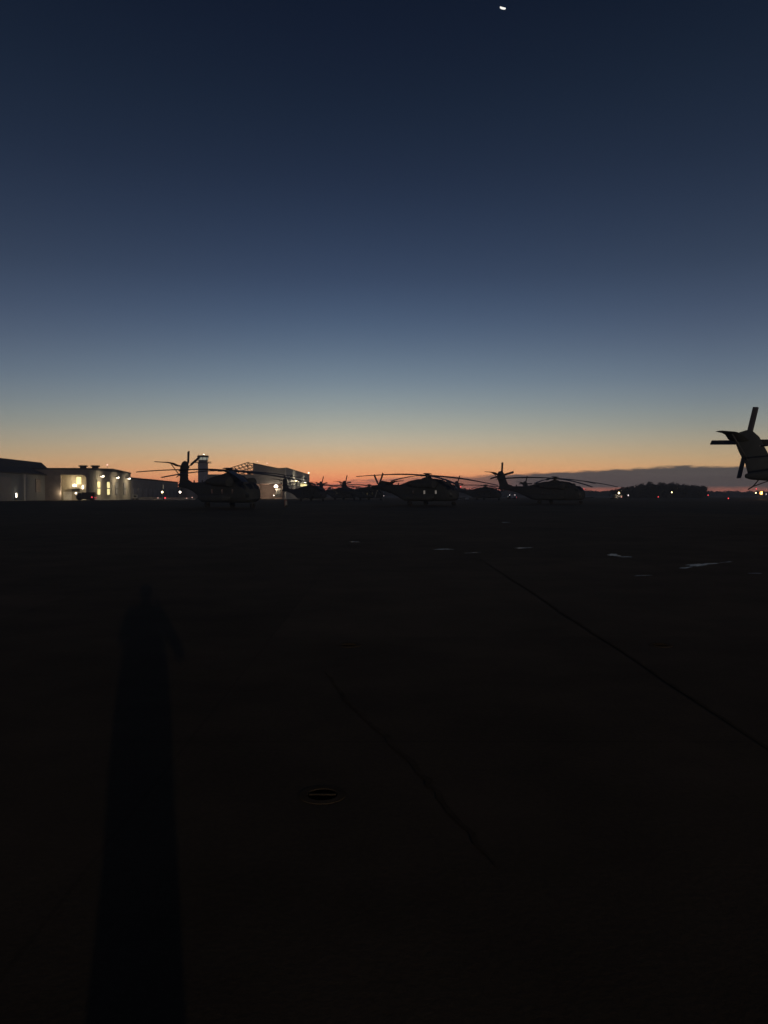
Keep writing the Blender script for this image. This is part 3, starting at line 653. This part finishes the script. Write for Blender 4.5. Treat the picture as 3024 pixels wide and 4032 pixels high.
# control tower
tw = thing('control_tower', 'tall square control tower with a flared lit cab and a railed gallery', 'control tower', (P(800, 1950, 540).x, 540, 0), R(-12))
MB().box((0, 0, 12.4), (5.2, 5.2, 24.8)).build('shaft', M['tower'], tw)
MB().box((0, 0, 24.4), (8.6, 8.6, .45)).build('gallery', M['metal'], tw)
mb = MB()
for sx_, sy_ in ((0, 1), (0, -1), (1, 0), (-1, 0)):
    for z in (25.1, 25.6): mb.box((sx_ * 4.2, sy_ * 4.2, z), (8.4 if sx_ == 0 else .06, 8.4 if sy_ == 0 else .06, .06))
for q in range(-4, 5, 2):
    for a, b in ((q, 4.2), (q, -4.2), (4.2, q), (-4.2, q)): mb.box((a, b, 25.1), (.06, .06, 1.1))
mb.build('railing', M['metal'], tw)
def fl(z, w): return [(w / 2 * a, w / 2 * b, z) for a, b in ((1, .42), (.42, 1), (-.42, 1), (-1, .42), (-1, -.42), (-.42, -1), (.42, -1), (1, -.42))]
MB().loft([fl(24.6, 5.6), fl(26.3, 6.1)]).build('cab_base', M['brick'], tw)
MB().loft([fl(26.3, 6.0), fl(28.1, 6.6)]).build('cab_glass', M['e_cab'], tw)
a_, b_ = fl(26.3, 6.15), fl(28.1, 6.8)
for i in range(8):
    MB().tube(a_[i], b_[i], .17, n=6).build('mullion', M['frame'], tw)
    if i % 2: MB().tube((Vector(a_[i]) + Vector(a_[(i + 1) % 8])) / 2, (Vector(b_[i]) + Vector(b_[(i + 1) % 8])) / 2, .09, n=6).build('mullion', M['frame'], tw)
MB().loft([fl(28.1, 7.0), fl(28.9, 7.4), fl(29.3, 7.4), fl(29.5, 6.2)]).build('cab_roof', M['roof'], tw)
mb = MB(); [mb.tube((x, y, 29.4), (x, y, 29.4 + h), .06, n=6) for x, y, h in ((-2.4, -2, 1.6), (-1, 1, 1.2), (1.6, -2.2, 1.7), (2.6, 1.8, 1.4), (0, -2.4, .9))]; mb.build('antennas', M['steel'], tw)
o = MB().tube((1.1, -1, 29.4), (1.1, -1, 30.1), .1, n=8).build('beacon', M['steel'], tw); MB().lathe([(.15, 0), (.28, .1), (.24, .4), (.05, .5)], (1.1, -1, 30.0), n=12).build('lens', M['e_warm'], o)

# ------------------------------------------------------------------ small things by the buildings
def pole_light(name, px, py, Y, m_, label, cat, head=.28, power=0, col=(1, .8, .5), group=None, elong=1.3):
    head *= .7 if name == 'mast_lamp' else .9
    p = P(px, py, Y); t = thing(name, label, cat, (p.x, Y, 0), 0, group); h = max(.12, p.z)
    MB().lathe([(.14, 0), (.14, .05), (.05, .08), (.04, max(.1, h - .1))], n=10).build('post', M['steel'], t)
    MB().lathe([(.08, -head * .2), (head * .75, 0), (head, head * .5), (head * .9, head * elong), (head * .4, head * (elong + .45)), (.03, head * (elong + .55))], (0, 0, h - head * .6), n=14).build('lens', M[m_], t, smooth=True)
    if power: lamp('lamp_glow', 'POINT', (0, -head - .3, h), power, col, t, .2)
    return t
pole_light('lamp_post', 639, 1938, 262, 'e_yel', 'yellow lamp on a post behind the barriers, left of the pair', 'lamp post', .36, 90, (1, .75, .4), 'lamp posts behind the barriers')
pole_light('lamp_post', 709, 1938, 262, 'e_warm', 'white lamp on a post behind the barriers, right under the tail fin', 'lamp post', .36, 90, (1, .85, .7), 'lamp posts behind the barriers')
def barrier(px, Y, w=2.7):
    p = P(px, 1950, Y); mb = MB(); mb.prism([(-.3, 0), (-.3, .15), (-.12, .45), (-.09, .92), (.09, .92), (.12, .45), (.3, .15), (.3, 0)], 'x', -w / 2, w / 2)
    o = mb.build('concrete_barrier', M['concrete_pale']); o.location = (p.x, Y, 0); o.rotation_euler = (0, 0, R(2)); return o
ords = ['leftmost', 'second', 'third', 'fourth', 'fifth', 'sixth', 'rightmost']
for i, px in enumerate((563, 596, 627, 662, 694, 726, 754)):
    tag(barrier(px, 272), 'pale concrete barrier, %s of the row before the long dark shed' % (ords[i] if i in (0, 6) else ords[i] + ' from left'), 'barrier', 'concrete barriers before the long shed')
GR = 'small ground lights along the field edge'
for px, py, Y, m_, lb, hd in ((622, 1961, 268, 'e_pink', 'tiny pale lamp on the barrier row, left of the red one', .15), (650, 1961, 268, 'e_red', 'red lamp glowing between barriers below the yellow lamp post', .28),
                          (735, 1962, 268, 'e_pink', 'tiny pink lamp on the barriers right of the white lamp post', .14), (757, 1959, 268, 'e_pink', 'tiny pink lamp at the right end of the barrier row', .14),
                          (1511, 1952, 210, 'e_white', 'tiny white lamp under the boom of the folded-tail helicopter', .07), (1078, 1951, 300, 'e_warm', 'small pink-white lamp on the ground before the lit hangar bay', .16)):
    pole_light('ground_lamp', px, py, Y, m_, lb, 'ground lamp', hd, 0, group=GR)

def truck(label, X, Y, rz, Ln, Hh, paint, boxm, cat='truck', tail=True, work=False, beam=None):
    t = thing('truck', label, cat, (X, Y, 0), rz)
    wd = 2.2; cabL = Ln * .3
    MB().prism([(Ln / 2 - cabL, .5), (Ln / 2 - cabL, Hh * .92), (Ln / 2 - cabL * .35, Hh * .92), (Ln / 2 - cabL * .1, Hh * .55), (Ln / 2, Hh * .5), (Ln / 2, .5)], 'y', -wd / 2, wd / 2).build('cab', paint, t, bevel=.06)
    MB().box((-cabL / 2 - .05, 0, .5 + (Hh - .5) / 2), (Ln - cabL - .15, wd, Hh - .5)).build('cargo_box', boxm, t, bevel=.05)
    MB().box((0, 0, .48), (Ln * .95, 1.2, .18)).build('chassis', M['metal'], t)
    w = MB(); xa, xb = Ln / 2 - cabL * .3, Ln / 2 - cabL * .12; za, zb = Hh * .89, Hh * .6
    for s in (1, -1): MB().box((Ln / 2 - cabL * .6, s * (wd / 2 + .012), Hh * .72), (cabL * .45, .02, Hh * .25)).build('side_window', M['glass'], t)
    MB().box((Ln / 2 - cabL * .21, 0, Hh * .74), (.04, wd * .85, Hh * .33), ry=R(-24)).build('windscreen', M['glass'], t)
    for x in (Ln / 2 - cabL * .5, -Ln / 2 + Ln * .2):
        for s in (1, -1): wheel_mb((x, s * (wd / 2 - .12), .45), .45, .26).build('wheel', M['tyre'], t, smooth=True)
    for s in (1, -1):
        MB().box((-Ln / 2 - .03, s * wd * .4, .85), (.06, .3, .28)).build('tail_light', M['e_red'] if tail else M['redpaint'], t)
        MB().box((Ln / 2 + .02, s * wd * .38, .75), (.06, .26, .2)).build('headlight', M['white'], t)
    if work:
        for x in (-Ln * .42, Ln * .2):
            MB().lathe([(.06, 0), (.15, .05), (.15, .22), (.05, .28)], (x, -wd / 2, Hh + .02), n=10).build('work_lamp', M['e_white'], t)
    return t
p = P(339, 1950, 243); tk = truck('dark box truck parked before the lit bay with a red tail light', p.x, 243, math.pi + .15, 5.6, 2.6, M['darkpaint'], M['darkpaint'])
MB().box((-2.0, 1.12, 1.05), (.34, .06, .34)).build('marker_light', M['e_red'], tk)
p = P(2015, 1950, 330); truck('small pale vehicle with two white roof lamps, left of the fourth helicopter\'s wheels', p.x, 330, math.pi, 3.6, 1.6, M['darkpaint'], M['white'], 'service truck', True, True)
p = P(2425, 1950, 330); truck('pale service truck with a red light below the bright mast lamp, left of the grove', p.x, 330, math.pi + .1, 4.4, 1.9, M['darkpaint'], M['white'], 'service truck')
lamp('work_glow', 'POINT', (P(2425, 1950, 325).x, 324, 2.6), 60, (1, .9, .7), None, .3)

t = thing('generator_cart', 'pale wheeled generator cart beside the right end of the cream building', 'generator', (P(530, 1950, 278).x + .2, 278, 0), R(15))
MB().box((0, 0, 1.2), (1.7, 1.3, 1.3)).build('housing', M['white'], t, bevel=.05); MB().box((0, 0, .5), (2.0, 1.2, .12)).build('chassis', M['metal'], t)
MB().tube((.5, 0, 1.85), (.5, 0, 2.25), .07, n=8).build('exhaust', M['metal'], t); MB().tube((-1.0, 0, .5), (-1.9, 0, .3), .05, n=6).build('towbar', M['metal'], t)
MB().box((0, -.66, 1.25), (1.0, .03, .7)).build('grille', M['frame'], t)
for x in (-.6, .6):
    for s in (1, -1): wheel_mb((x, s * .6, .3), .3, .16).build('wheel', M['tyre'], t, smooth=True)
t = thing('wheeled_extinguisher', 'pale wheeled fire extinguisher standing alone on the apron right of the left helicopter', 'fire extinguisher', (P(1126, 1950, 105).x, 105, 0), R(20))
MB().lathe([(.1, .12), (.17, .18), (.18, .3), (.18, .78), (.12, .88), (.05, .92)], n=16).build('tank', M['concrete_pale'], t, smooth=True)
MB().lathe([(.05, .9), (.07, .92), (.07, 1.0), (.02, 1.02)], n=10).box((.08, 0, .97), (.16, .03, .03)).build('valve', M['redpaint'], t)
MB().path([(-.16, -.2, .25), (-.2, -.2, 1.0), (-.2, .2, 1.0), (-.16, .2, .25)], .018).box((0, 0, .12), (.36, .4, .04)).build('trolley', M['redpaint'], t)
MB().path([(.1, 0, .97), (.24, .02, .8), (.26, .02, .5), (.2, .02, .3)], .02).build('hose', M['tyre'], t)
for s in (1, -1): wheel_mb((0, s * .24, .16), .16, .06).build('wheel', M['tyre'], t, smooth=True)
for px, py, lb in ((1805, 1953, 'pale equipment case on the apron right of the folded-tail helicopter\'s nose, the left of two'), (1839, 1955, 'pale equipment case on the apron, the right of two beside the folded-tail helicopter\'s nose')):
    p = G(px, py + 7); o = thing('lit_patch_block', lb, 'block', (p.x, min(p.y, 300), 0), R(8), 'pale blocks for lit patches'); p = P(px, 1950, min(p.y, 300)); o.location.x = p.x
    MB().box((0, 0, .3), (1.1, .8, .5)).build('body', M['white'], o, bevel=.03); MB().box((0, 0, .59), (1.14, .84, .07)).build('lid', M['white'], o)  # plain pale blocks added to show the lit patches low on the apron
# right-hand field lights
RL = 'lights beyond the apron on the right'
for px, py, Y, m_, lb, hd, pw in ((2299, 1927, 330, 'e_red', 'red lamp on a mast at the nose of the right-hand helicopter', .3, 0), (2437, 1942, 326, 'e_yel', 'bright yellow-white mast lamp above the pale service truck', .5, 60),
                               (2474, 1951, 330, 'e_white', 'pinkish white field lamp just right of the service truck', .36, 0), (2447, 1957, 320, 'e_pink', 'small pink lamp low at the right end of the service truck', .22, 0),
                               (2592, 1957, 320, 'e_red', 'red field lamp low before the left half of the grove', .26, 0), (2645, 1939, 330, 'e_yel', 'yellow lamp on a mast before the middle of the grove', .32, 0),
                               (2788, 1950, 320, 'e_red', 'red field lamp at the right end of the grove', .26, 0), (2868, 1963, 290, 'e_red', 'red field lamp nearest the viewer, between grove and tail fin', .26, 0),
                               (2978, 1925, 330, 'e_red', 'red mast lamp above the amber one at the right edge', .32, 0), (2976, 1941, 330, 'e_yel', 'yellow lamp left of the big amber one', .3, 0),
                               (2997, 1943, 300, 'e_amber', 'big amber floodlight at the right edge under the tail fin', .8, 900), (3017, 1946, 330, 'e_white', 'small pale lamp at the far right edge beside the amber one', .22, 0),
                               (1814, 1917, 330, 'e_red', 'red lamp on a mast between the two middle helicopters', .3, 0)):
    pole_light('mast_lamp', px, py, Y, m_, lb, 'field light', hd, pw, (1, .6, .3), RL, 1.6)

# ------------------------------------------------------------------ trees
def leaf_cloud(mb, c, rx, ry, rz, n, s):
    for _ in range(n):
        while True:
            q = Vector((random.uniform(-1, 1), random.uniform(-1, 1), random.uniform(-1, 1)))
            if .3 < q.length < 1.0: break
        p = Vector(c) + Vector((q.x * rx, q.y * ry, q.z * rz)); a = Vector((random.gauss(0, 1), random.gauss(0, 1), random.gauss(0, 1))).normalized(); b = a.orthogonal().normalized(); w = s * random.uniform(.6, 1.5)
        u = a * w; v = b * w * .6; mb.add([p - u, p - v, p + u, p + v], [(0, 1, 2, 3)])
def woods(name, spec, mt_):
    mb = MB()
    for (x, y, h, r) in spec:
        mb.tube((x, y, 0), (x + random.uniform(-.3, .3), y, h * .7), .25, .1, 6)
        for k in range(3): mb.tube((x, y, h * (.3 + .12 * k)), (x + random.uniform(-r, r) * .7, y + random.uniform(-r, r) * .7, h * (.55 + .12 * k)), .1, .04, 5)
        for k in range(6): leaf_cloud(mb, (x + random.uniform(-r, r) * .6, y + random.uniform(-r, r) * .5, h * (.1 + .13 * k + random.uniform(0, .11))), r * .6, r * .6, h * .16, 46, .38)
    o = mb.build(name, mt_); return tag(o, kind='stuff')
spec = []
for px in range(2418, 2782, 7):
    for row in range(3):
        s_ = (px - 2400) / 385
        topy = 1950 - (22 + 36 * min(1, s_ / .38) ** .8 if s_ < .38 else (58 if s_ < .62 else 58 - 12 * (s_ - .62) / .38 if s_ < .985 else 40))
        if s_ > .62: topy = 1892 + 14 * (s_ - .62) / .38
        Y = 470 + row * 9 + random.uniform(-3, 3); p = P(px, topy, Y); spec.append((p.x + random.uniform(-.6, .6), Y, p.z * random.uniform(.88, 1.04) - 1.0, 2.3))
o = woods('grove', spec, M['leaf']); tag(o, 'dense flat-topped dark grove standing alone on the right', 'grove')
for px, py, lb in ((2352, 1930, 'small dark tree left of the grove above the service truck'), (2456, 1921, 'small pointed dark tree at the left foot of the grove')):
    pass
def tree(px, py, Y, label, r=1.5):
    p = P(px, py, Y); t = thing('tree', label, 'tree', (p.x, Y, 0), 0, 'small trees beside the grove'); h = p.z
    mb = MB().tube((0, 0, 0), (.1, 0, h * .8), .18, .06, 8)
    for k in range(6): mb.tube((0, 0, h * (.3 + .08 * k)), (random.uniform(-r, r) * .7, random.uniform(-r, r) * .7, h * (.45 + .08 * k)), .06, .02, 5)
    mb.build('trunk', M['bark'], t)
    cb = MB()
    for k in range(7): leaf_cloud(cb, (random.uniform(-r, r) * .45, random.uniform(-r, r) * .45, h * (.35 + .085 * k)), r * (1 - .09 * k), r * (1 - .09 * k), h * .1, 60, .24)
    cb.build('crown', M['leaf'], t)
tree(2457, 1921, 440, 'small pointed dark tree at the left foot of the grove'); tree(2476, 1926, 440, 'low bushy tree touching the left end of the grove', 1.8); tree(2497, 1922, 445, 'round dark tree merging into the grove\'s left slope', 1.9)
mb = MB()
def far_trees(x0, x1, Y, y0, y1, step):
    px = x0
    while px < x1:
        s_ = (px - x0) / (x1 - x0); p = P(px, y0 + (y1 - y0) * s_, Y); h = p.z * random.uniform(.72, 1.08); r = Y / 300 * 1.5
        mb.tube((p.x, Y, 0), (p.x, Y, h * .7), .3, .1, 5)
        for k in range(4): leaf_cloud(mb, (p.x + random.uniform(-r, r), Y + random.uniform(-8, 8), h * random.uniform(.25, .82)), r * .8, r, h * .2, 30, Y / 900)
        px += step
far_trees(-60, 900, 900, 1930, 1930, 9); far_trees(1215, 1700, 900, 1917, 1916, 6.5); far_trees(1700, 2420, 1050, 1920, 1932, 6.5); far_trees(2380, 3080, 1200, 1932, 1932, 6)
o = mb.build('far_wood', M['leaf']); tag(o, 'far low line of dark woods along the whole horizon', 'wood', kind='stuff')
bk = MB(); bk.prism([(-2500, 0), (-2500, 5), (2500, 5), (2500, 0)], 'y', 1260, 1300); o = bk.build('hills', M['leaf']); tag(o, kind='structure')

# ------------------------------------------------------------------ moon
D = 6000; p = P(1980, 30, D); sc = (p - Vector((0, 0, CAMZ))).length / D
mb = MB(); rM = 9.5 / F * D * sc; prof = []
n = 24
outer = [(rM * math.cos(a), rM * math.sin(a)) for a in [math.pi * (1 + i / n) for i in range(n + 1)]]
inner = [(rM * math.cos(a), rM * .12 * math.sin(a)) for a in [math.pi * (2 - i / n) for i in range(1, n)]]
mb.prism([(x, z * .8) for x, z in outer + inner], 'y', -rM * .2, rM * .2)
o = mb.build('moon', M['e_moon']); o.location = p; o.rotation_euler = (R(-32), R(14), 0)
tag(o, 'small bright crescent moon high in the dark blue sky', 'moon')

# ------------------------------------------------------------------ thin volume added to imitate lens veil over the far dark tones
hz = bpy.data.materials.new('lens_veil_haze'); hz.use_nodes = True; ht = hz.node_tree; ht.nodes.clear()
pv = ht.nodes.new('ShaderNodeVolumePrincipled'); pv.inputs['Color'].default_value = (.86, .87, .9, 1); pv.inputs['Density'].default_value = VEIL; pv.inputs['Anisotropy'].default_value = .3
ho = ht.nodes.new('ShaderNodeOutputMaterial'); ht.links.new(pv.outputs[0], ho.inputs['Volume'])
o = MB().box((0, 530, 16.5), (3000, 1700, 35.0)).build('veil_haze', hz); tag(o, kind='stuff')
